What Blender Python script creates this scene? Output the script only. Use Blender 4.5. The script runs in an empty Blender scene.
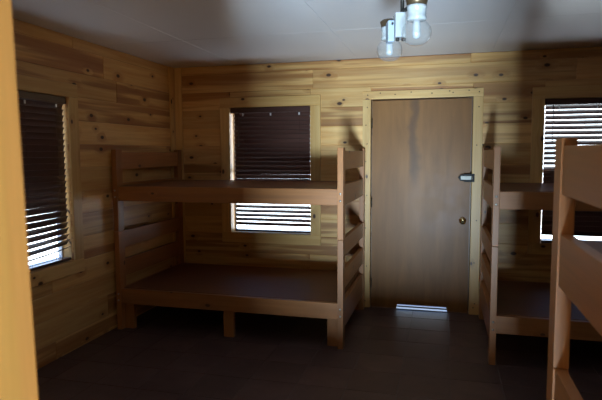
import bpy, bmesh, math, random
from mathutils import Vector, Matrix
random.seed(7)
SC = bpy.context.scene
COL = SC.collection
R = math.radians

# ------------------------------------------------------------------ dimensions
D, H, XL, XR = 5.22, 2.437, -2.784, 2.80       # back wall, ceiling, left and right wall faces
YF, WT = 0.56, 0.14                            # room face of the entrance wall, wall thickness
CAM_Z = 1.534

# ------------------------------------------------------------------ object helpers
def link(name, bm, mat, parent=None, smooth=False):
    me = bpy.data.meshes.new(name)
    bmesh.ops.recalc_face_normals(bm, faces=bm.faces)
    bm.to_mesh(me); bm.free()
    for m in (mat if isinstance(mat, (list, tuple)) else [mat]):
        me.materials.append(m)
    if smooth:
        for p in me.polygons: p.use_smooth = True
    o = bpy.data.objects.new(name, me); COL.objects.link(o)
    if parent: o.parent = parent
    return o

def tag(o, label=None, cat=None, group=None, kind=None):
    if label: o['label'] = label
    if cat: o['category'] = cat
    if group: o['group'] = group
    if kind: o['kind'] = kind
    return o

def empty(name, loc, rz=0.0):
    o = bpy.data.objects.new(name, None); COL.objects.link(o)
    o.location = loc; o.rotation_euler = (0, 0, rz); o.empty_display_size = 0.1
    return o

def box(bm, a, b, bev=0.0, seg=1, mat=0):
    t = bmesh.new()
    bmesh.ops.create_cube(t, size=1)
    for v in t.verts:
        v.co = Vector([a[i] + (b[i] - a[i]) * (v.co[i] + .5) for i in range(3)])
    if bev: bmesh.ops.bevel(t, geom=t.edges[:], offset=bev, segments=seg, affect='EDGES', profile=.6)
    merge(bm, t, mat=mat)

def merge(bm, t, M=None, mat=0):
    if M is not None: bmesh.ops.transform(t, matrix=M, verts=t.verts)
    mp = {v: bm.verts.new(v.co) for v in t.verts}
    for f in t.faces:
        try:
            nf = bm.faces.new([mp[v] for v in f.verts]); nf.material_index = mat; nf.smooth = f.smooth
        except ValueError: pass
    t.free()

def lathe(bm, prof, c, n=32, axis='Z', mat=0, cap=True):
    """profile of (radius, height) revolved round an axis through c"""
    t = bmesh.new(); rings = []
    for r, h in prof:
        if r < 1e-6: rings.append([t.verts.new((0, 0, h))])
        else: rings.append([t.verts.new((r*math.cos(2*math.pi*k/n), r*math.sin(2*math.pi*k/n), h)) for k in range(n)])
    for A, B in zip(rings, rings[1:]):
        for k in range(n):
            k2 = (k+1) % n
            if len(A) == 1 and len(B) == 1: continue
            if len(A) == 1: f = t.faces.new((A[0], B[k], B[k2]))
            elif len(B) == 1: f = t.faces.new((A[k], A[k2], B[0]))
            else: f = t.faces.new((A[k], A[k2], B[k2], B[k]))
            f.smooth = True
    if cap:
        for ring in (rings[0], rings[-1]):
            if len(ring) > 2: t.faces.new(ring)
    M = Matrix.Translation(c)
    if axis == '-Y': M = M @ Matrix.Rotation(R(90), 4, 'X')
    if axis == 'Y': M = M @ Matrix.Rotation(R(-90), 4, 'X')
    if axis == 'X': M = M @ Matrix.Rotation(R(90), 4, 'Y')
    merge(bm, t, M, mat)

def tube(bm, pts, r, n=10, mat=0):
    pts = [Vector(p) for p in pts]; t = bmesh.new(); rings = []
    for i, p in enumerate(pts):
        d = (pts[min(i+1, len(pts)-1)] - pts[max(i-1, 0)]).normalized()
        u = d.orthogonal().normalized() if i == 0 else (u - d*u.dot(d)).normalized()
        w = d.cross(u)
        rings.append([t.verts.new(p + (u*math.cos(2*math.pi*k/n) + w*math.sin(2*math.pi*k/n))*r) for k in range(n)])
    for A, B in zip(rings, rings[1:]):
        for k in range(n):
            f = t.faces.new((A[k], A[(k+1) % n], B[(k+1) % n], B[k])); f.smooth = True
    t.faces.new(rings[0]); t.faces.new(rings[-1])
    merge(bm, t, None, mat)

# ------------------------------------------------------------------ materials
class G:
    def __init__(s, name):
        s.m = bpy.data.materials.new(name); s.m.use_nodes = True
        s.t = s.m.node_tree; s.t.nodes.clear()
        s.out = s.t.nodes.new('ShaderNodeOutputMaterial')
    def n(s, typ, inp=None, **kw):
        nd = s.t.nodes.new('ShaderNode' + typ)
        for k, v in kw.items(): setattr(nd, k, v)
        for k, v in (inp or {}).items(): s.set(nd, k, v)
        return nd
    def set(s, nd, k, v):
        if isinstance(v, bpy.types.NodeSocket): s.t.links.new(v, nd.inputs[k])
        elif isinstance(v, tuple) and len(v) == 2 and isinstance(v[0], bpy.types.Node): s.t.links.new(v[0].outputs[v[1]], nd.inputs[k])
        else: nd.inputs[k].default_value = v
    def math(s, op, a, b=0.0, c=0.0):
        nd = s.n('Math', {0: a, 1: b, 2: c}, operation=op); return nd.outputs[0]
    def ramp(s, f, stops):
        nd = s.n('ValToRGB', {0: f}); e = nd.color_ramp.elements
        while len(e) < len(stops): e.new(.5)
        for el, (p, c) in zip(e, stops):
            el.position = p; el.color = (c, c, c, 1) if isinstance(c, (int, float)) else (*c, 1)
        return nd.outputs[0]
    def mix(s, f, a, b, bt='MIX'):
        nd = s.n('Mix', data_type='RGBA', blend_type=bt)
        s.set(nd, 0, f); s.set(nd, 6, a if isinstance(a, bpy.types.NodeSocket) else (*a, 1)); s.set(nd, 7, b if isinstance(b, bpy.types.NodeSocket) else (*b, 1))
        return nd.outputs[2]
    def done(s, sh): s.t.links.new(sh.outputs[0], s.out.inputs[0]); return s.m

def wood(name, axis, light, dark, heart, knot, rough=.38, heart_amt=.5, knots=1.0, across=1.0, coat=.12, seedv=0.0):
    """pine board: grain along 'axis', heartwood streaks, knots, each board (island) cut from other wood"""
    g = G(name)
    tc = g.n('TexCoord'); geo = g.n('NewGeometry'); rnd = geo.outputs['Random Per Island']; oi = g.n('ObjectInfo').outputs['Random']
    rr = g.math('ADD', g.math('MULTIPLY', rnd, 37.0), g.math('MULTIPLY', oi, 11.0 + seedv))
    sp = g.n('SeparateXYZ', {0: tc.outputs['Object']})
    ax = 'XYZ'.index(axis); o1, o2 = [i for i in range(3) if i != ax]
    al = sp.outputs[ax]
    u = g.math('ADD', al, g.math('MULTIPLY', rr, 3.7))
    v = g.math('ADD', sp.outputs[o1], g.math('MULTIPLY', rr, 1.9))
    w = g.math('ADD', sp.outputs[o2], g.math('MULTIPLY', rr, 2.3))
    # knots
    kv = g.n('CombineXYZ', {0: g.math('MULTIPLY', u, 3.2), 1: g.math('MULTIPLY', g.math('ADD', v, w), 5.2*across), 2: 0.0})
    vo = g.n('TexVoronoi', {'Vector': kv.outputs[0], 'Scale': 1.0, 'Randomness': 1.0}, feature='F1', voronoi_dimensions='2D')
    vc = g.n('SeparateXYZ', {0: vo.outputs['Color']})
    gate = g.math('GREATER_THAN', vc.outputs[0], 1 - .5*knots)
    size = g.math('MULTIPLY_ADD', vc.outputs[1], .055, .05)
    kd = g.math('DIVIDE', vo.outputs['Distance'], size)
    kmask = g.math('MULTIPLY', g.ramp(kd, [(0.0, 1.0), (.62, 1.0), (1.0, 0.0)]), gate)
    halo = g.math('MULTIPLY', g.ramp(g.math('MULTIPLY', kd, .25), [(0, 1.0), (.3, .8), (.9, 0.0)]), gate)
    # grain, bent round the knots
    ub = g.math('ADD', u, g.math('MULTIPLY', halo, .05))
    gv = g.n('CombineXYZ', {0: g.math('MULTIPLY', ub, .9), 1: g.math('ADD', g.math('MULTIPLY', v, 16), g.math('MULTIPLY', halo, .9)), 2: g.math('MULTIPLY', w, 16)})
    n1 = g.n('TexNoise', {'Vector': gv.outputs[0], 'Scale': 1.6, 'Detail': 5.0, 'Roughness': .6, 'Distortion': .4})
    fv = g.n('CombineXYZ', {0: g.math('MULTIPLY', u, 3), 1: g.math('MULTIPLY', v, 130), 2: g.math('MULTIPLY', w, 130)})
    n2 = g.n('TexNoise', {'Vector': fv.outputs[0], 'Scale': 1.0, 'Detail': 3.0})
    hv = g.n('CombineXYZ', {0: g.math('MULTIPLY', ub, .55), 1: g.math('ADD', g.math('MULTIPLY', v, 13), g.math('MULTIPLY', halo, .35)), 2: g.math('MULTIPLY', w, 13)})
    n3 = g.n('TexNoise', {'Vector': hv.outputs[0], 'Scale': 1.0, 'Detail': 2.5, 'Roughness': .5, 'Distortion': .3})
    hrt = g.ramp(n3.outputs[0], [(.62 - .22*heart_amt, 0.0), (.70 - .22*heart_amt, .75), (.80 - .15*heart_amt, 1.0)])
    # only some boards carry heartwood
    pick = g.ramp(g.math('FRACT', g.math('MULTIPLY', rr, 5.31)), [(.35, .12), (.6, 1.0)])
    c = g.mix(g.ramp(n1.outputs[0], [(.3, 0.0), (.7, 1.0)]), dark, light)
    c = g.mix(g.math('MULTIPLY', hrt, g.math('MULTIPLY', pick, min(1.0, .55 + heart_amt*.4))), c, heart)
    c = g.mix(g.math('MULTIPLY', halo, .4), c, heart)
    c = g.mix(kmask, c, knot)
    tone = g.math('MULTIPLY_ADD', g.math('FRACT', g.math('MULTIPLY', rr, 8.77)), .30, .83)
    tone = g.math('MULTIPLY', tone, g.math('MULTIPLY_ADD', n2.outputs[0], .22, .89))
    c = g.mix(1.0, c, g.n('CombineXYZ', {0: tone, 1: tone, 2: tone}).outputs[0], 'MULTIPLY')
    bp = g.n('Bump', {'Strength': .12, 'Distance': .002, 'Height': n2.outputs[0]})
    b = g.n('BsdfPrincipled', {'Base Color': c, 'Roughness': g.math('MULTIPLY_ADD', n1.outputs[0], .15, rough - .07),
                               'Normal': bp.outputs[0], 'Coat Weight': coat, 'Coat Roughness': .3, 'Specular IOR Level': .35})
    return g.done(b)

def plain(name, col, rough=.5, metal=0.0, coat=0.0, var=.08, scale=30.0, bump=.0, spec=.5):
    g = G(name)
    tc = g.n('TexCoord')
    n = g.n('TexNoise', {'Vector': tc.outputs['Object'], 'Scale': scale, 'Detail': 4.0})
    c = g.mix(n.outputs[0], tuple(x*(1-var) for x in col), tuple(min(1, x*(1+var)) for x in col))
    inp = {'Base Color': c, 'Roughness': g.math('MULTIPLY_ADD', n.outputs[0], .1, rough - .05), 'Metallic': metal, 'Coat Weight': coat, 'Specular IOR Level': spec}
    if bump: inp['Normal'] = g.n('Bump', {'Strength': bump, 'Distance': .002, 'Height': n.outputs[0]}).outputs[0]
    return g.done(g.n('BsdfPrincipled', inp))

def glass(name, tint=(1, 1, 1), refl=1.0, dust=0.0):
    g = G(name)
    bf = g.n('NewGeometry').outputs['Backfacing']
    fr = g.n('Fresnel', {'IOR': g.math('MULTIPLY_ADD', bf, 1/1.45 - 1.45, 1.45)})
    n = g.n('TexNoise', {'Vector': g.n('TexCoord').outputs['Object'], 'Scale': 25.0, 'Detail': 2.0})
    tr = g.n('BsdfTransparent', {'Color': (*tint, 1)})
    gl = g.n('BsdfGlossy', {'Roughness': g.math('MULTIPLY_ADD', n.outputs[0], .03, .01), 'Color': (1, 1, 1, 1)})
    mx = g.n('MixShader', {0: g.math('MULTIPLY', fr.outputs[0], refl), 1: tr.outputs[0], 2: gl.outputs[0]})
    if dust: mx = g.n('MixShader', {0: dust, 1: mx.outputs[0], 2: g.n('BsdfDiffuse', {'Color': (.8, .82, .84, 1)}).outputs[0]})
    return g.done(mx)

PINE = dict(light=(.69, .425, .165), dark=(.56, .275, .08), heart=(.25, .08, .02), knot=(.06, .022, .008), heart_amt=.75)
M = {}
M['wall_x'] = wood('pine_wall_x', 'X', **PINE)
M['wall_y'] = wood('pine_wall_y', 'Y', **PINE)
TRIM = dict(light=(.69, .43, .165), dark=(.58, .32, .10), heart=(.38, .18, .06), knot=(.08, .03, .012), heart_amt=.12, knots=.8)
M['trim_x'] = wood('pine_trim_x', 'X', **TRIM)
M['trim_y'] = wood('pine_trim_y', 'Y', **TRIM)
M['trim_z'] = wood('pine_trim_z', 'Z', **TRIM)
BUNK = dict(light=(.39, .155, .048), dark=(.29, .108, .03), heart=(.25, .10, .036), knot=(.09, .034, .014), heart_amt=.3, knots=.45, rough=.42)
M['bunk_x'] = wood('bunk_pine_x', 'X', **BUNK)
M['bunk_y'] = wood('bunk_pine_y', 'Y', **BUNK)
M['bunk_z'] = wood('bunk_pine_z', 'Z', **BUNK)
M['deck'] = wood('plywood_deck', 'X', (.22, .085, .036), (.16, .06, .026), (.16, .06, .025), (.08, .03, .014), rough=.5, heart_amt=.15, knots=.15, across=.6, coat=.05)
M['jamb'] = wood('yellow_jamb_z', 'Z', (.40, .225, .06), (.34, .18, .045), (.42, .2, .06), (.1, .04, .015), heart_amt=.1, knots=.3)
M['nail'] = plain('nail_head', (.05, .03, .02), .6)
M['sill'] = wood('dark_sill', 'X', (.20, .10, .045), (.14, .07, .03), (.1, .05, .02), (.05, .02, .01), knots=.2, heart_amt=.1)
M['blind'] = wood('mahogany_slat', 'X', (.085, .036, .026), (.06, .024, .018), (.05, .02, .014), (.03, .012, .01), rough=.32, heart_amt=.1, knots=0.0, coat=.4)
M['blind_y'] = wood('mahogany_slat_y', 'Y', (.085, .036, .026), (.06, .024, .018), (.05, .02, .014), (.03, .012, .01), rough=.32, heart_amt=.1, knots=0.0, coat=.4)
M['cord'] = plain('blind_cord', (.10, .06, .05), .8)
M['clip'] = plain('clear_clip', (.75, .75, .78), .2, spec=.8)
M['steel'] = plain('dull_steel', (.42, .40, .36), .35, 1.0)
M['chrome'] = plain('bright_plate', (.42, .40, .36), .5, .3)
M['dark_steel'] = plain('dark_steel', (.05, .045, .04), .4, .8)
M['brass'] = plain('brass', (.70, .52, .25), .22, 1.0)
M['bronze'] = plain('bronze_cup', (.13, .085, .045), .4, .6)
M['ceramic'] = plain('white_ceramic', (.42, .44, .45), .25, coat=.4, var=.02)
M['bluebox'] = plain('pale_blue_box', (.38, .46, .56), .35, .1, var=.02)
M['bulb'] = plain('frosted_bulb', (.45, .46, .48), .4, var=.02)
M['vinyl'] = plain('window_frame_white', (.75, .76, .78), .4, var=.03)
M['glass'] = glass('window_glass', (.96, .98, 1.0))
M['globe'] = glass('globe_glass', (.97, .98, .98), 1.8, .06)
M['rubber'] = plain('black_rubber', (.02, .02, .02), .7)
M['concrete'] = plain('gap_slab_concrete', (.17, .18, .20), .8, var=.15)
M['siding'] = plain('cabin_siding', (.42, .24, .10), .7)
M['earth'] = plain('warm_bounce_earth', (.40, .27, .14), .9, var=.35, scale=3.0)  # unseen ground, tan put in for warm bounce light indoors

def door_mat():
    g = G('luan_door'); tc = g.n('TexCoord'); sp = g.n('SeparateXYZ', {0: tc.outputs['Object']})
    x, z = sp.outputs[0], sp.outputs[2]
    v1 = g.n('CombineXYZ', {0: g.math('MULTIPLY', x, 7.0), 1: 0.0, 2: g.math('MULTIPLY', z, .9)})
    n1 = g.n('TexNoise', {'Vector': v1.outputs[0], 'Scale': 1.5, 'Detail': 5.0, 'Roughness': .6, 'Distortion': .5})
    v2 = g.n('CombineXYZ', {0: g.math('MULTIPLY', x, 150.0), 1: 0.0, 2: g.math('MULTIPLY', z, 5.0)})
    n2 = g.n('TexNoise', {'Vector': v2.outputs[0], 'Scale': 1.0, 'Detail': 3.0})
    n3 = g.n('TexNoise', {'Vector': tc.outputs['Object'], 'Scale': 3.2, 'Detail': 3.0})
    c = g.mix(g.ramp(n1.outputs[0], [(.3, 0.0), (.7, 1.0)]), (.17, .066, .013), (.245, .102, .024))
    # long dark mineral stain running down the upper half of the veneer
    wob = g.math('MULTIPLY', g.math('SUBTRACT', n3.outputs[0], .5), .22)
    dx = g.math('ABSOLUTE', g.math('SUBTRACT', g.math('ADD', x, wob), .405))
    st = g.math('MULTIPLY', g.ramp(g.math('MULTIPLY', dx, 10.0), [(0.0, 1.0), (.25, .8), (.6, 0.0)]), g.ramp(g.math('MULTIPLY', z, .5), [(.58, 0.0), (.68, 1.0), (1.0, 1.0)]))
    c = g.mix(g.math('MULTIPLY', st, .7), c, (.07, .032, .014))
    # pinkish-grey glare painted into the veneer around the handle
    dz = g.math('SUBTRACT', z, 1.05); ddx = g.math('SUBTRACT', x, .72)
    rr = g.math('SQRT', g.math('ADD', g.math('MULTIPLY', dz, dz), g.math('MULTIPLY', ddx, ddx)))
    bl = g.math('MULTIPLY', g.ramp(rr, [(.05, 1.0), (.45, 0.0)]), g.ramp(n3.outputs[0], [(.42, 0.0), (.62, 1.0)]))
    c = g.mix(g.math('MULTIPLY', bl, .45), c, (.30, .19, .16))
    t = g.math('MULTIPLY_ADD', n2.outputs[0], .2, .9)
    c = g.mix(1.0, c, g.n('CombineXYZ', {0: t, 1: t, 2: t}).outputs[0], 'MULTIPLY')
    return g.done(g.n('BsdfPrincipled', {'Base Color': c, 'Roughness': .42, 'Specular IOR Level': .25, 'Coat Weight': .0, 'Coat Roughness': .35}))
M['door'] = door_mat()

def floor_mat():
    g = G('brown_vinyl_tile'); tc = g.n('TexCoord')
    geo = g.n('NewGeometry'); rnd = geo.outputs['Random Per Island']
    off = g.n('CombineXYZ', {0: g.math('MULTIPLY', rnd, 31.0), 1: g.math('MULTIPLY', rnd, 17.0), 2: 0.0})
    p = g.n('VectorMath', {0: tc.outputs['Object'], 1: off.outputs[0]}, operation='ADD')
    n1 = g.n('TexNoise', {'Vector': p.outputs[0], 'Scale': 5.0, 'Detail': 6.0, 'Roughness': .65, 'Distortion': .6})
    n2 = g.n('TexNoise', {'Vector': p.outputs[0], 'Scale': 60.0, 'Detail': 3.0})
    c = g.mix(g.ramp(n1.outputs[0], [(.3, 0.0), (.7, 1.0)]), (.060, .032, .027), (.118, .068, .058))
    t = g.math('MULTIPLY_ADD', rnd, .3, .85)
    c = g.mix(1.0, c, g.n('CombineXYZ', {0: t, 1: t, 2: t}).outputs[0], 'MULTIPLY')
    bp = g.n('Bump', {'Strength': .25, 'Distance': .002, 'Height': g.math('ADD', n1.outputs[0], g.math('MULTIPLY', n2.outputs[0], .3))})
    return g.done(g.n('BsdfPrincipled', {'Base Color': c, 'Roughness': g.math('MULTIPLY_ADD', n1.outputs[0], .2, .33), 'Specular IOR Level': .35, 'Normal': bp.outputs[0]}))
M['floor'] = floor_mat()
M['grout'] = plain('tile_grout', (.11, .085, .078), .8)

def ceil_mat():
    g = G('ceiling_paint'); tc = g.n('TexCoord')
    n = g.n('TexNoise', {'Vector': tc.outputs['Object'], 'Scale': 1.3, 'Detail': 3.0})
    n2 = g.n('TexNoise', {'Vector': tc.outputs['Object'], 'Scale': 90.0, 'Detail': 2.0})
    c = g.mix(n.outputs[0], (.58, .565, .60), (.64, .625, .66))
    return g.done(g.n('BsdfPrincipled', {'Base Color': c, 'Roughness': g.math('MULTIPLY_ADD', n.outputs[0], .06, .27), 'Specular IOR Level': .9}))
M['ceil'] = ceil_mat()

# ------------------------------------------------------------------ the room shell
def spans(lo, hi, cuts):
    out = []; cur = lo
    for a, b in sorted(cuts):
        if b <= cur or a >= hi: continue
        if a > cur: out.append((cur, a))
        cur = max(cur, b)
    if cur < hi: out.append((cur, hi))
    return out

BT = .018                                       # board thickness
def panel_wall(name, plane, sign, u0, u1, openings, mat, label):
    """plane 'y': wall along x, plane 'x': wall along y; room face at plane value, solid on the side of 'sign'"""
    kind, val = plane
    bm = bmesh.new()
    def slab(ua, ub, va, vb, d0, d1, bev):
        q0, q1 = sorted((val + sign*d0, val + sign*d1))
        if kind == 'y': box(bm, (ua, q0, va), (ub, q1, vb), bev)
        else: box(bm, (q0, ua, va), (q1, ub, vb), bev)
    us = sorted({u0, u1, *[o[0] for o in openings], *[o[1] for o in openings]})
    for a, b in zip(us, us[1:]):
        for va, vb in spans(0, H + .1, [(o[2], o[3]) for o in openings if o[0] < b - 1e-6 and o[1] > a + 1e-6]):
            slab(a, b, va, vb, BT, WT, 0)
    rng = random.Random(name)
    z = H; zs = [H]; z = 2.352
    while z > 0: zs.append(z); z -= .1845
    zs.append(0)
    for vb, va in zip(zs, zs[1:]):
        ops = [o for o in openings if o[2] < vb and o[3] > va]
        cuts = sorted({u0, u1, *[o[0] for o in ops], *[o[1] for o in ops]})
        for a, b in zip(cuts, cuts[1:]):
            for p, q in spans(va, vb, [(o[2], o[3]) for o in ops if o[0] < b - 1e-6 and o[1] > a + 1e-6]):
                c = a
                while c < b - 1e-6:                 # butt joints in the long runs
                    e = c + rng.uniform(1.6, 3.6)
                    if b - e < .5: e = b
                    slab(c, e, p, q, 0, BT, .0035)
                    c = e
    return tag(link(name, bm, mat), label, 'wall', kind='structure')

W2 = (-2.15, -1.292, .71, 2.005)                # left window of the back wall
W4 = (.858, 1.716, .71, 2.005)                  # right window of the back wall
WL = (2.672, 3.53, .71, 1.97)                   # window in the left wall (y range)
DR = (-.69, .25, 0, 2.045)                      # back door opening
EN = (-.542, .27, 0, 2.05)                      # the entrance the photo is taken through
panel_wall('wall_back', ('y', D), 1, XL - WT, XR + WT, [W2, W4, DR], M['wall_x'], 'knotty pine board wall at the far end with a door and two windows')
panel_wall('wall_left', ('x', XL), -1, YF - WT, D, [WL], M['wall_y'], 'knotty pine board wall on the left with one window')
panel_wall('wall_right', ('x', XR), 1, YF - WT, D, [], M['wall_y'], 'knotty pine board wall on the right behind the bunks')
panel_wall('wall_front', ('y', YF), -1, XL - WT, XR + WT, [EN], M['wall_x'], 'knotty pine board wall holding the open entrance')

bm = bmesh.new()                                # floor: square tiles on a grout bed
box(bm, (XL - WT, YF - WT, -.12), (XR + WT, D + WT, -.0035), mat=1)
T = .33
ix = int((XR - XL)/T) + 2; iy = int((D - YF)/T) + 2
for i in range(ix):
    for j in range(iy):
        a, b = XL + i*T - .12, YF + j*T - .2
        x0, x1, y0, y1 = max(a, XL), min(a + T - .005, XR), max(b, YF), min(b + T - .005, D)
        if x1 - x0 > .01 and y1 - y0 > .01: box(bm, (x0, y0, -.006), (x1, y1, 0), .0012)
tag(link('floor', bm, [M['floor'], M['grout']]), 'dark brown square tile floor with faint grout lines', 'floor', kind='structure')

bm = bmesh.new()                                # ceiling of painted sheets with hairline joints
box(bm, (XL - WT, YF - WT, H + .012), (XR + WT, D + WT, H + .1))
xs = [XL, -2.04, -.82, .40, 1.62, XR]; ys = [YF, 1.54, 3.98, D]
for a, b in zip(xs, xs[1:]):
    for c, d in zip(ys, ys[1:]): box(bm, (a + .0004, c + .0004, H), (b - .0004, d - .0004, H + .0125), .0018)
tag(link('ceiling', bm, M['ceil']), 'white semi gloss painted sheet ceiling with hairline joints', 'ceiling', kind='structure')

def trim(name, a, b, mat, label, bev=.004, nails=()):
    bm = bmesh.new(); box(bm, a, b, bev, 2)
    for x, z in nails: lathe(bm, [(0, 0), (.0058, 0), (.0058, .0012), (0, .0016)], (x, a[1], z), 10, '-Y', mat=1, cap=False)
    return tag(link(name, bm, [mat, M['nail']]), label, 'trim', kind='structure')
trim('trim_1', (XL + .017, D - .017, 0), (XL + .095, D, H), M['trim_z'], 'vertical pine corner board on the back wall')
trim('trim_2', (XL, D - .11, 0), (XL + .017, D, H), M['trim_z'], 'vertical pine corner board on the left wall')

# casings of the back door: trim_3..5
trim('trim_3', (-.768, D - .02, .004), (-.69, D, 2.045), M['trim_z'], 'left upright pine casing of the back door', nails=[(-.735 + .012*(k % 2), z) for k, z in enumerate((.07, .42, .8, 1.12, 1.45, 1.62, 1.80, 1.97))])
trim('trim_4', (.25, D - .02, .002), (.338, D, 2.045), M['trim_z'], 'right upright pine casing of the back door', nails=[(.288 + .012*(k % 2), z) for k, z in enumerate((.07, .11, .5, .9, 1.6, 1.95))])
trim('trim_5', (-.768, D - .02, 2.045), (.338, D, 2.122), M['trim_x'], 'pine head casing over the back door', nails=[(x, 2.085 + .016*(k % 2)) for k, x in enumerate((-.72, -.60, -.46, -.31, -.12, .04, .07, .21, .30))])

# entrance: lining boards in the opening that the camera looks past
jamb = trim('trim_6', (EN[0], YF - WT - .012, 0), (EN[0] + .019, YF + .012, EN[3] - .019), M['jamb'], 'yellow pine jamb of the entrance at the left edge of the view', .003)
for v in jamb.data.vertices:                      # planed a little out of plumb
    if v.co.x > EN[0] + .01: v.co.x += .0355 - .0216*v.co.z
trim('trim_7', (EN[1] - .019, YF - WT - .012, 0), (EN[1], YF + .012, EN[3] - .019), M['trim_z'], 'pine jamb on the right of the entrance', .003)
trim('trim_8', (EN[0], YF - WT - .012, EN[3] - .019), (EN[1], YF + .012, EN[3]), M['trim_x'], 'pine head jamb over the entrance', .003)

# ------------------------------------------------------------------ windows and their blinds
def window(idx, o, wall, label):
    """wall 'back' or 'left'; built in local coords: u along the wall, depth d outward, z"""
    u0, u1, z0, z1 = o
    root = empty('window_%d' % idx, (0, 0, 0)); tag(root, label, 'window', kind='structure')
    def P(u, d, z): return (u, D + d, z) if wall == 'back' else (XL - d, u, z)
    def bx(bm, u_a, u_b, d_a, d_b, za, zb, bev=.003):
        p, q = P(u_a, d_a, za), P(u_b, d_b, zb)
        box(bm, tuple(min(x, y) for x, y in zip(p, q)), tuple(max(x, y) for x, y in zip(p, q)), bev)
    mu = M['trim_x'] if wall == 'back' else M['trim_y']
    t = .105
    for nm, args, mt in (('side_casing', (u0 - t, u0, -.018, 0, z0, z1), M['trim_z']), ('side_casing', (u1, u1 + t, -.018, 0, z0, z1), M['trim_z']),
                         ('head_casing', (u0 - t, u1 + t, -.018, 0, z1, z1 + .102), mu), ('apron_casing', (u0 - t, u1 + t, -.018, 0, z0 - .105, z0), mu)):
        b = bmesh.new(); bx(b, *args); link(nm, b, mt, root)
    b = bmesh.new(); zm = (z0 + z1)/2; f = .04
    d0, d1 = .095, .135
    fs = .012
    bx(b, u0, u0 + fs, d0, d1, z0, z1); bx(b, u1 - fs, u1, d0, d1, z0, z1); bx(b, u0 + fs, u1 - fs, d0, d1, z0, z0 + .02); bx(b, u0 + fs, u1 - fs, d0, d1, z1 - f, z1)
    bx(b, u0 + fs, u1 - fs, d0 + .005, d1 - .005, zm - .015, zm + .015)
    fr = link('window_frame', b, M['vinyl'], root)
    b = bmesh.new(); bx(b, u0 + .008, u1 - .008, .112, .116, z0 + .015, z1 - f + .005, 0)
    link('window_pane', b, M['glass'], root)
    return root
window(1, WL, 'left', 'cased window in the left pine wall behind a dark blind')
window(2, W2, 'back', 'cased window in the back wall above the left bunk')
window(3, W4, 'back', 'cased window in the back wall behind the right bunk')

def blind(o, wall, label, tilt, ua, ub, lift=0.02, drop=None, sag=0.0, n_skip=()):
    """wood slat blind inside the window recess; tilt(z) in degrees, room edge up"""
    u0, u1, z0, z1 = o
    def P(u, d, z): return Vector((u, D + d, z)) if wall == 'back' else Vector((XL - d, u, z))
    c = P((u0 + u1)/2, .035, z0)
    root = empty('window_blind', c); tag(root, label, 'blind', 'dark wooden window blinds')
    ms = M['blind'] if wall == 'back' else M['blind_y']
    a, b_ = u0 + ua, u1 - ub
    def bx(bm, u_a, u_b, d_a, d_b, za, zb, bev=.002):
        p, q = P(u_a, d_a, za) - c, P(u_b, d_b, zb) - c
        box(bm, tuple(min(x, y) for x, y in zip(p, q)), tuple(max(x, y) for x, y in zip(p, q)), bev)
    b = bmesh.new(); bx(b, u0 + .004, u1 - .004, .004, .062, z1 - .055, z1 - .002, .004); link('headrail', b, ms, root)
    pitch, wd, th = .0452, .050, .0035
    b = bmesh.new(); z = z1 - .074; zb = z0 + lift; zs = []
    rng = random.Random(label)
    while z > zb + .028:
        zs.append(z); z -= pitch
    for k, zc in enumerate(zs):
        if k in n_skip: continue
        an = R(tilt(zc) + rng.uniform(-.2, .2)); rows = []
        sl = rng.uniform(-.0003, .0003)
        for i in range(5):                               # slightly crowned slat section
            s = i/4 - .5
            dd = .034 + math.cos(an)*s*wd + math.sin(an)*(.25 - s*s)*.016
            zz = zc - math.sin(an)*s*wd + math.cos(an)*(.25 - s*s)*.016
            rows.append((dd, zz))
        nu = 8; grid = []
        for i in range(nu + 1):
            u = a + (b_ - a)*i/nu; t = i/nu
            dz = sl*(t - .5)*2 - sag*max(0, (1.15 - zc))*(1 - t)*2.0*(.5 + .5*t)
            dz *= 1
            grid.append([[b.verts.new(P(u, d + e*math.sin(an), zz + dz + e*math.cos(an)) - c) for d, zz in rows] for e in (-th/2, th/2)])
        for i in range(nu):
            A, B = grid[i], grid[i+1]
            for s in range(2):
                for j in range(4): b.faces.new((A[s][j], A[s][j+1], B[s][j+1], B[s][j]))
            b.faces.new((A[0][0], B[0][0], B[1][0], A[1][0])); b.faces.new((A[0][4], A[1][4], B[1][4], B[0][4]))
        for A in (grid[0], grid[-1]):
            for j in range(4): b.faces.new((A[0][j], A[0][j+1], A[1][j+1], A[1][j]))
    link('slats', b, ms, root)
    b = bmesh.new(); bx(b, a, b_, .010, .058, zb - .016, zb + .004, .004)
    rail = link('bottom_rail', b, ms, root)
    for t in (.13, .5, .87):
        u = a + (b_ - a)*t
        b = bmesh.new()
        for d in (.006, .062): tube(b, [P(u, d, z1 - .05) - c, P(u, d, zb) - c], .0011, 6)
        cd = link('ladder_cord', b, M['cord'], root)
        b = bmesh.new(); bx(b, u - .007, u + .007, -.001, .004, z1 - .088, z1 - .062, .001); link('valance_clip', b, M['clip'], root)
    b = bmesh.new(); u = a + .06                         # tilt wand hanging at the left side
    tube(b, [P(u, -.004, z1 - .05) - c, P(u, -.007, z1 - .40) - c], .0035, 8); 
    link('tilt_wand', b, ms, root)
    return root
blind(W2, 'back', 'dark blind over left bunk, closed above and open just below the upper bed rail',
      lambda z: 62.3 if z > 1.14 else 46, .034, .012, lift=.026)
blind(W4, 'back', 'dark blind behind right bunk, slats open in the upper half and shut below',
      lambda z: 43 if z > 1.36 else 68,   .012, .012, lift=.018, n_skip=(26,))
blind(WL, 'left', 'dark blind on left wall beside the jamb, lowest slats sagging open',
      lambda z: 70 if z > 1.02 else (64 if z > .92 else (52 if z > .84 else 26)),   .012, .012, lift=.022, sag=.10, n_skip=(25,))

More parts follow.
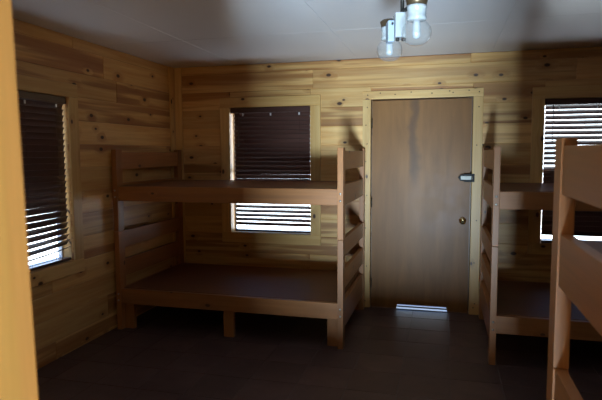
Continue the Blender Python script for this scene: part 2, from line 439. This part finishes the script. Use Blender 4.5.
# ------------------------------------------------------------------ the back door
root = empty('door_1', (-.677, D + .012, 0)); tag(root, 'brown plywood slab door closed in the back wall between the bunks', 'door', kind='structure')
bm = bmesh.new()
w, t = .914, .04
prof = [(0, .008), (.245, .008), (.255, .048), (.72, .048), (.73, .008), (w, .008), (w, 2.032), (0, 2.032)]    # daylight gap worn in the lower edge
fr = [bm.verts.new((x, 0, z)) for x, z in prof]; bk = [bm.verts.new((x, t, z)) for x, z in prof]
bm.faces.new(fr); bm.faces.new(bk[::-1])
for i in range(len(prof)): bm.faces.new((fr[i], fr[(i+1) % len(prof)], bk[(i+1) % len(prof)], bk[i]))
link('door_slab', bm, M['door'], root)
bm = bmesh.new()
kx, kz = .855, .892
lathe(bm, [(0, 0), (.033, 0), (.033, .005), (.027, .010), (.013, .012), (.012, .03), (.020, .036), (.0275, .05), (.027, .062), (.020, .070), (0, .072)], (kx, 0, kz), 28, '-Y', cap=False)
kn = link('door_knob', bm, M['brass'], root)
bm = bmesh.new(); lathe(bm, [(0, .071), (.0075, .071), (.0075, .0745), (0, .0745)], (kx, 0, kz), 14, '-Y', cap=False); link('lock_button', bm, M['dark_steel'], kn)
for hz in (.25, 1.05, 1.82):
    bm = bmesh.new()
    tube(bm, [(-.003, -.006, hz - .045), (-.003, -.006, hz + .045)], .0055, 10)
    link('hinge', bm, M['dark_steel'], root)
bm = bmesh.new(); box(bm, (-.012, -.01, 0), (w + .012, .12, .007), .003); link('threshold', bm, M['sill'], root)
bm = bmesh.new(); zt = 2.032
box(bm, (-.0129, t + .001, .007), (.020, t + .035, zt + .0129), .002); box(bm, (w - .020, t + .001, .007), (w + .0129, t + .035, zt + .0129), .002)
box(bm, (.020, t + .001, zt - .02), (w - .020, t + .035, zt + .0129), .002); link('door_stop', bm, M['sill'], root)
bm = bmesh.new(); box(bm, (.245, .004, .021), (.73, .012, .032)); link('sweep', bm, M['rubber'], root)

# hasp: a hinged strap on the door over a plate on the casing
root = empty('door_hasp', (.213, D - .02, 1.298)); tag(root, 'small steel hasp latch on the right edge of the back door', 'latch')
bm = bmesh.new()
pts = [(-.084, 0), (-.066, .026), (-.03, .034), (-.03, -.034), (-.066, -.026)]
fr = [bm.verts.new((x, -.001, z)) for x, z in pts]; bk = [bm.verts.new((x, .030, z)) for x, z in pts]
bm.faces.new(fr); bm.faces.new(bk[::-1])
for i in range(5): bm.faces.new((fr[i], fr[(i+1) % 5], bk[(i+1) % 5], bk[i]))
box(bm, (-.032, -.012, -.038), (.062, .0, .038), .003)
link('backing_plate', bm, M['rubber'], root)
bm = bmesh.new(); box(bm, (-.060, -.0155, -.017), (.034, -.012, .017), .0012); link('strap', bm, M['chrome'], root)
bm = bmesh.new(); tube(bm, [(.04, -.01, -.013), (.04, -.028, -.013), (.04, -.034, -.007), (.04, -.034, .007), (.04, -.028, .013), (.04, -.01, .013)], .0035, 8); link('staple', bm, M['steel'], root)

# ------------------------------------------------------------------ bunk beds
def make_bunk(label):
    """local frame: x 0..L along the bed, y 0 (open side)..Wd (wall side)"""
    L, Wd, S, TP = 2.01, 1.185, .866, 1.575
    px, py = .045, .09
    root = empty('bunk_bed', (0, 0, 0)); tag(root, label, 'bunk bed', 'pine bunk beds')
    rng = random.Random(3)
    for x0 in (0, L - px):
        for y0 in (0, Wd - py):
            b = bmesh.new(); box(b, (x0, y0, 0), (x0 + px, y0 + py, S - .0015), .003, 2); lp = link('lower_post', b, M['bunk_z'], root)
            b = bmesh.new(); box(b, (x0, y0, S + .0005), (x0 + px, y0 + py, TP), .003, 2); up = link('upper_post', b, M['bunk_z'], root)
            yb = -.002 if y0 == 0 else Wd + .002
            for par, zc in ((lp, .29), (up, 1.195)):
                for dz in (-.028, .028):
                    b = bmesh.new(); lathe(b, [(0, 0), (.008, 0), (.008, .003), (.005, .005), (0, .005)], (x0 + px/2, 0 if y0 == 0 else Wd, zc + dz), 12, '-Y' if y0 == 0 else 'Y', cap=False)
                    link('bolt', b, M['steel'], par)
    ends = [(1.405, 1.552), (1.125, 1.285), (.722, .864), (.462, .612), (.145, .358)]
    for x0, x1 in ((.006, .040), (L - .040, L - .006)):
        for za, zb in ends:
            b = bmesh.new(); box(b, (x0, py, za), (x1, Wd - py, zb), .003, 2); link('end_board', b, M['bunk_y'], root)
    for za, zb in ((.232, .362), (1.132, 1.258)):
        for ya, yb in ((.012, .050), (Wd - .050, Wd - .012)):
            b = bmesh.new(); box(b, (px, ya, za), (L - px, yb, zb), .003, 2); link('side_rail', b, M['bunk_x'], root)
        # slats under the sleeping board and the board itself
        for k in range(5):
            xc = .25 + k*(L - .5)/4
            b = bmesh.new(); box(b, (xc - .045, .05, zb - .052), (xc + .045, Wd - .05, zb - .014), .002); link('cross_slat', b, M['bunk_y'], root)
        b = bmesh.new(); box(b, (px + .001, .051, zb - .013), (L - px - .001, Wd - .051, zb + .003), .002); link('bed_board', b, M['deck'], root)
    for xa, xb in ((px + .002, px + .092), (.985, 1.075), (L - px - .092, L - px - .002)):
        for ya, yb in ((.051, .089), (Wd - .089, Wd - .051)):
            b = bmesh.new(); box(b, (xa, ya, 0), (xb, yb, .310), .003, 2); link('support_leg', b, M['bunk_z'], root)
    return root

def dup(root, loc, rz, label, skip=()):
    r = root.copy(); COL.objects.link(r); r.location = loc; r.rotation_euler = (0, 0, rz); r['label'] = label
    for ch in list(root.children):
        if ch.name in skip: continue
        c = ch.copy(); COL.objects.link(c); c.parent = r
        for gch in list(ch.children):
            d = gch.copy(); COL.objects.link(d); d.parent = c
    return r
bunk = make_bunk('empty pine bunk bed left of the back door, in the corner under a window')
bunk.location = (-2.750, 4.018, 0)
dup(bunk, (.338, 3.98, 0), 0, 'empty pine bunk bed along the back wall, just right of the door', skip=('support_leg',))
dup(bunk, (.338 + 2.01, 1.845, 0), math.pi, 'pine bunk bed nearest the camera, cut off by the right edge of the view')

# ------------------------------------------------------------------ ceiling light
SUB = Vector((0, 0, 0))
def ray_pt(px, py, d):
    f, yaw, pit, rol = 535.1, .261, .0872, -.0052
    fw = Vector((-math.sin(yaw)*math.cos(pit), math.cos(yaw)*math.cos(pit), -math.sin(pit)))
    rt = Vector((math.cos(yaw), math.sin(yaw), 0)); up = rt.cross(fw)
    r2 = rt*math.cos(rol) + up*math.sin(rol); u2 = -rt*math.sin(rol) + up*math.cos(rol)
    return Vector((0, 0, CAM_Z)) + (fw + r2*(px - 301)/f + u2*(200 - py)/f)*d
near = Vector((.0145, 2.137, 0)); far = Vector((-.187, 2.42, 0))
near = ray_pt(416.5, 27, 2.05); far = ray_pt(389.5, 46, 2.40)
hub = (near + far)/2
zb = 2.112
root = empty('ceiling_light', (hub.x, hub.y, H)); tag(root, 'hanging ceiling light with two clear glass globes in white sockets', 'ceiling light')
O = Vector((hub.x, hub.y, H))
b = bmesh.new(); lathe(b, [(0, 0), (.065, 0), (.065, -.012), (.05, -.03), (.012, -.034), (0, -.034)], (0, 0, 0), 32, cap=False); link('canopy', b, M['bronze'], root)
b = bmesh.new(); tube(b, [(0, 0, -.03), (0, 0, zb - H)], .008, 12); link('stem', b, M['dark_steel'], root)
b = bmesh.new()
na, fa = near - O, far - O
tube(b, [(na.x, na.y, zb - H), (0, 0, zb - H), (fa.x, fa.y, zb - H)], .008, 12); link('arm', b, M['dark_steel'], root)
rt = Vector((math.cos(.261), math.sin(.261), 0)); fwd = Vector((-rt.y, rt.x, 0))
def obox(bm, c, hw, hd, z0, z1, bev=.003):
    t = bmesh.new(); box(t, (-hw, -hd, z0), (hw, hd, z1), bev, 2)
    merge(bm, t, Matrix.Translation(c) @ Matrix.Rotation(.261, 4, 'Z'))
b = bmesh.new(); obox(b, rt*-.012 + Vector((0, 0, 0)), .021, .035, -.430, zb - H - .006); hb = link('junction_box', b, M['ceramic'], root); hb['label'] = 'white box under the stem'
b = bmesh.new(); obox(b, rt*-.048 + fwd*.01, .013, .03, -.445, -.36); bb = link('ballast_box', b, M['bluebox'], root); bb['label'] = 'pale blue box beside the white one'
b = bmesh.new(); tube(b, [rt*-.044 + fwd*-.022 + Vector((0, 0, -.375)), rt*-.044 + fwd*-.028 + Vector((0, 0, -.375))], .005, 10); link('screw', b, M['dark_steel'], bb)
b = bmesh.new(); tube(b, [rt*.005 + fwd*-.01 + Vector((0, 0, -.43)), rt*.005 + fwd*-.01 + Vector((0, 0, -.442))], .009, 10)
tube(b, [rt*-.02 + fwd*-.01 + Vector((0, 0, -.43)), rt*-.02 + fwd*-.01 + Vector((0, 0, -.442))], .007, 10); link('nut', b, M['dark_steel'], hb)
for q in (na, fa):
    zc = q.z
    b = bmesh.new(); lathe(b, [(0, zb - H + .012), (.034, zb - H + .012), (.043, zb - H + .004), (.040, zb - H - .006), (.037, zb - H - .020), (0, zb - H - .020)], (q.x, q.y, 0), 28, cap=False)
    cup = link('socket_cup', b, M['bronze'], root)
    zt = zb - H - .020
    b = bmesh.new(); lathe(b, [(0, zt), (.0375, zt), (.0375, zt - .010), (.0355, zt - .012), (.0355, zt - .040), (.038, zt - .045), (.036, zt - .055), (0, zt - .055)], (q.x, q.y, 0), 28, cap=False)
    link('lamp_socket', b, M['ceramic'], root)
    zg = zt - .052
    outer = [(.033, zg), (.035, zg - .008), (.047, zg - .018), (.055, zg - .032), (.0575, zg - .048), (.054, zg - .066), (.043, zg - .083), (.024, zg - .094), (0, zg - .097)]
    b = bmesh.new(); lathe(b, outer, (q.x, q.y, 0), 36, cap=False); link('glass_globe', b, M['globe'], root)
    b = bmesh.new(); lathe(b, [(0, zg), (.013, zg), (.0135, zg - .012), (.015, zg - .02), (.0165, zg - .055), (.013, zg - .068), (0, zg - .072)], (q.x, q.y, 0), 20, cap=False); link('bulb', b, M['bulb'], root)

# ------------------------------------------------------------------ outdoors
bm = bmesh.new()
prof = [(.40, -1.2), (.40, -.9), (-5, -.9), (-8, -.3), (-14, 5.0), (-22, 8.0), (-22, -1.2)]      # unseen ground, raised into a bank to cut low sky light
ra = [[bm.verts.new((x, y, z)) for y, z in prof] for x in (-30, 30)]
bm.faces.new(ra[0]); bm.faces.new(ra[1][::-1])
for i in range(len(prof)): bm.faces.new((ra[0][i], ra[0][(i+1) % len(prof)], ra[1][(i+1) % len(prof)], ra[1][i]))
tag(link('ground', bm, M['earth']), 'unseen earth ground with a bank added to cut entrance skylight', 'ground', kind='structure')
bm = bmesh.new(); box(bm, (-3.2, -3.4, 2.45), (3.2, YF - WT - .005, 2.55), .01)  # unseen slab added to keep high sky out of the entrance
tag(link('skylight_shade', bm, M['siding']), 'unseen roof slab added outside the entrance to block high sky', 'roof', kind='structure')
bm = bmesh.new(); box(bm, (-.8, .02, -.9), (.7, YF - WT - .005, -.04), .01)
tag(link('doorstep', bm, M['siding']), 'wooden step outside the entrance', 'step', kind='structure')
bm = bmesh.new(); box(bm, (XL - WT - .3, YF - WT - .3, H + .1), (XR + WT + .3, D + WT + .3, H + .16))
tag(link('roof', bm, M['siding']), 'cabin roof deck above the ceiling', 'roof', kind='structure')

bm = bmesh.new(); box(bm, (-.95, D + WT + .005, -.6), (.55, D + WT + 1.3, -.03), .01)  # slab added so the gap under the door shows dim blue, not bright ground
tag(link('doorstep', bm, M['concrete']), 'grey slab added outside the back door to dim the daylight gap', 'step', kind='structure')
# ------------------------------------------------------------------ light
wd = bpy.data.worlds.new('overcast_sky'); SC.world = wd; wd.use_nodes = True
nt = wd.node_tree; nt.nodes.clear()
wo = nt.nodes.new('ShaderNodeOutputWorld'); bg = nt.nodes.new('ShaderNodeBackground')
tc = nt.nodes.new('ShaderNodeTexCoord'); sx = nt.nodes.new('ShaderNodeSeparateXYZ'); nt.links.new(tc.outputs['Generated'], sx.inputs[0])
rp = nt.nodes.new('ShaderNodeValToRGB'); nt.links.new(sx.outputs[2], rp.inputs[0])       # bright sunlit ground below the horizon, blue-white sky above
mp = nt.nodes.new('ShaderNodeMapRange'); nt.links.new(sx.outputs[2], mp.inputs[0]); mp.inputs[1].default_value = -1.0; mp.inputs[2].default_value = 1.0
nt.links.new(mp.outputs[0], rp.inputs[0])
el = rp.color_ramp.elements; el[0].position = .53; el[0].color = (.88, .96, 1.0, 1); el[1].position = .62; el[1].color = (.15, .27, .50, 1)
nt.links.new(rp.outputs[0], bg.inputs[0]); bg.inputs[1].default_value = 7.0
nt.links.new(bg.outputs[0], wo.inputs[0])

def area(name, loc, tgt, sx, sy, power, col, portal=False, spread=180):
    l = bpy.data.lights.new(name, 'AREA'); l.shape = 'RECTANGLE'; l.size = sx; l.size_y = sy; l.energy = power; l.color = col
    l.spread = R(spread)
    if portal: l.cycles.is_portal = True
    o = bpy.data.objects.new(name, l); COL.objects.link(o); o.location = loc
    o.rotation_euler = (Vector(tgt) - Vector(loc)).to_track_quat('-Z', 'Y').to_euler()
    return o
# added lamp outside the open entrance, assumed daylight to brighten the back wall
area('assumed_daylight_lamp', (.24, -3.0, -.45), (-.5, D, 1.8), .75, .8, 1020, (.58, .81, 1.0))
# added warm fill lamp outside the entrance, aimed at left wall and bunk
area('warm_fill', (.95, -1.2, -.45), (-2.4, 4.4, 1.7), .8, .7, 42, (1.0, .64, .28))
cx = lambda o: (o[0] + o[1])/2
cz = lambda o: (o[2] + o[3])/2
for o in (W2, W4): area('window_portal', (cx(o), D + .15, cz(o)), (cx(o), 0, cz(o)), .86, 1.3, 1, (1, 1, 1), True)
area('window_portal', (XL - .15, cx(WL), cz(WL)), (3, cx(WL), cz(WL)), .86, 1.26, 1, (1, 1, 1), True)
area('entrance_portal', (cx(EN), YF - WT - .02, 1.02), (cx(EN), 3, 1.02), .9, 2.04, 1, (1, 1, 1), True)

# ------------------------------------------------------------------ camera
cam = bpy.data.cameras.new('camera'); co = bpy.data.objects.new('camera', cam); COL.objects.link(co)
cam.sensor_fit = 'HORIZONTAL'; cam.sensor_width = 36.0; cam.lens = 535.1*36/602
yaw, pit, rol = .261, .0872, -.0052
fw = Vector((-math.sin(yaw)*math.cos(pit), math.cos(yaw)*math.cos(pit), -math.sin(pit)))
rt = Vector((math.cos(yaw), math.sin(yaw), 0)); up = rt.cross(fw)
r2 = rt*math.cos(rol) + up*math.sin(rol); u2 = -rt*math.sin(rol) + up*math.cos(rol)
Mx = Matrix((r2, u2, -fw)).transposed().to_4x4(); Mx.translation = (0, 0, CAM_Z)
co.matrix_world = Mx
cam.clip_start = .02
cam.dof.use_dof = True; cam.dof.focus_distance = 4.6; cam.dof.aperture_fstop = 5.3
SC.camera = co

SC.view_settings.view_transform = 'Standard'; SC.view_settings.look = 'None'
SC.view_settings.exposure = 0.0; SC.view_settings.gamma = 1.0; SC.view_settings.use_curve_mapping = False
SC.cycles.use_denoising = True
SC.cycles.max_bounces = 10; SC.cycles.diffuse_bounces = 6; SC.cycles.transparent_max_bounces = 16
SC.cycles.sample_clamp_indirect = 6.0
SC.cycles.caustics_reflective = False; SC.cycles.caustics_refractive = False
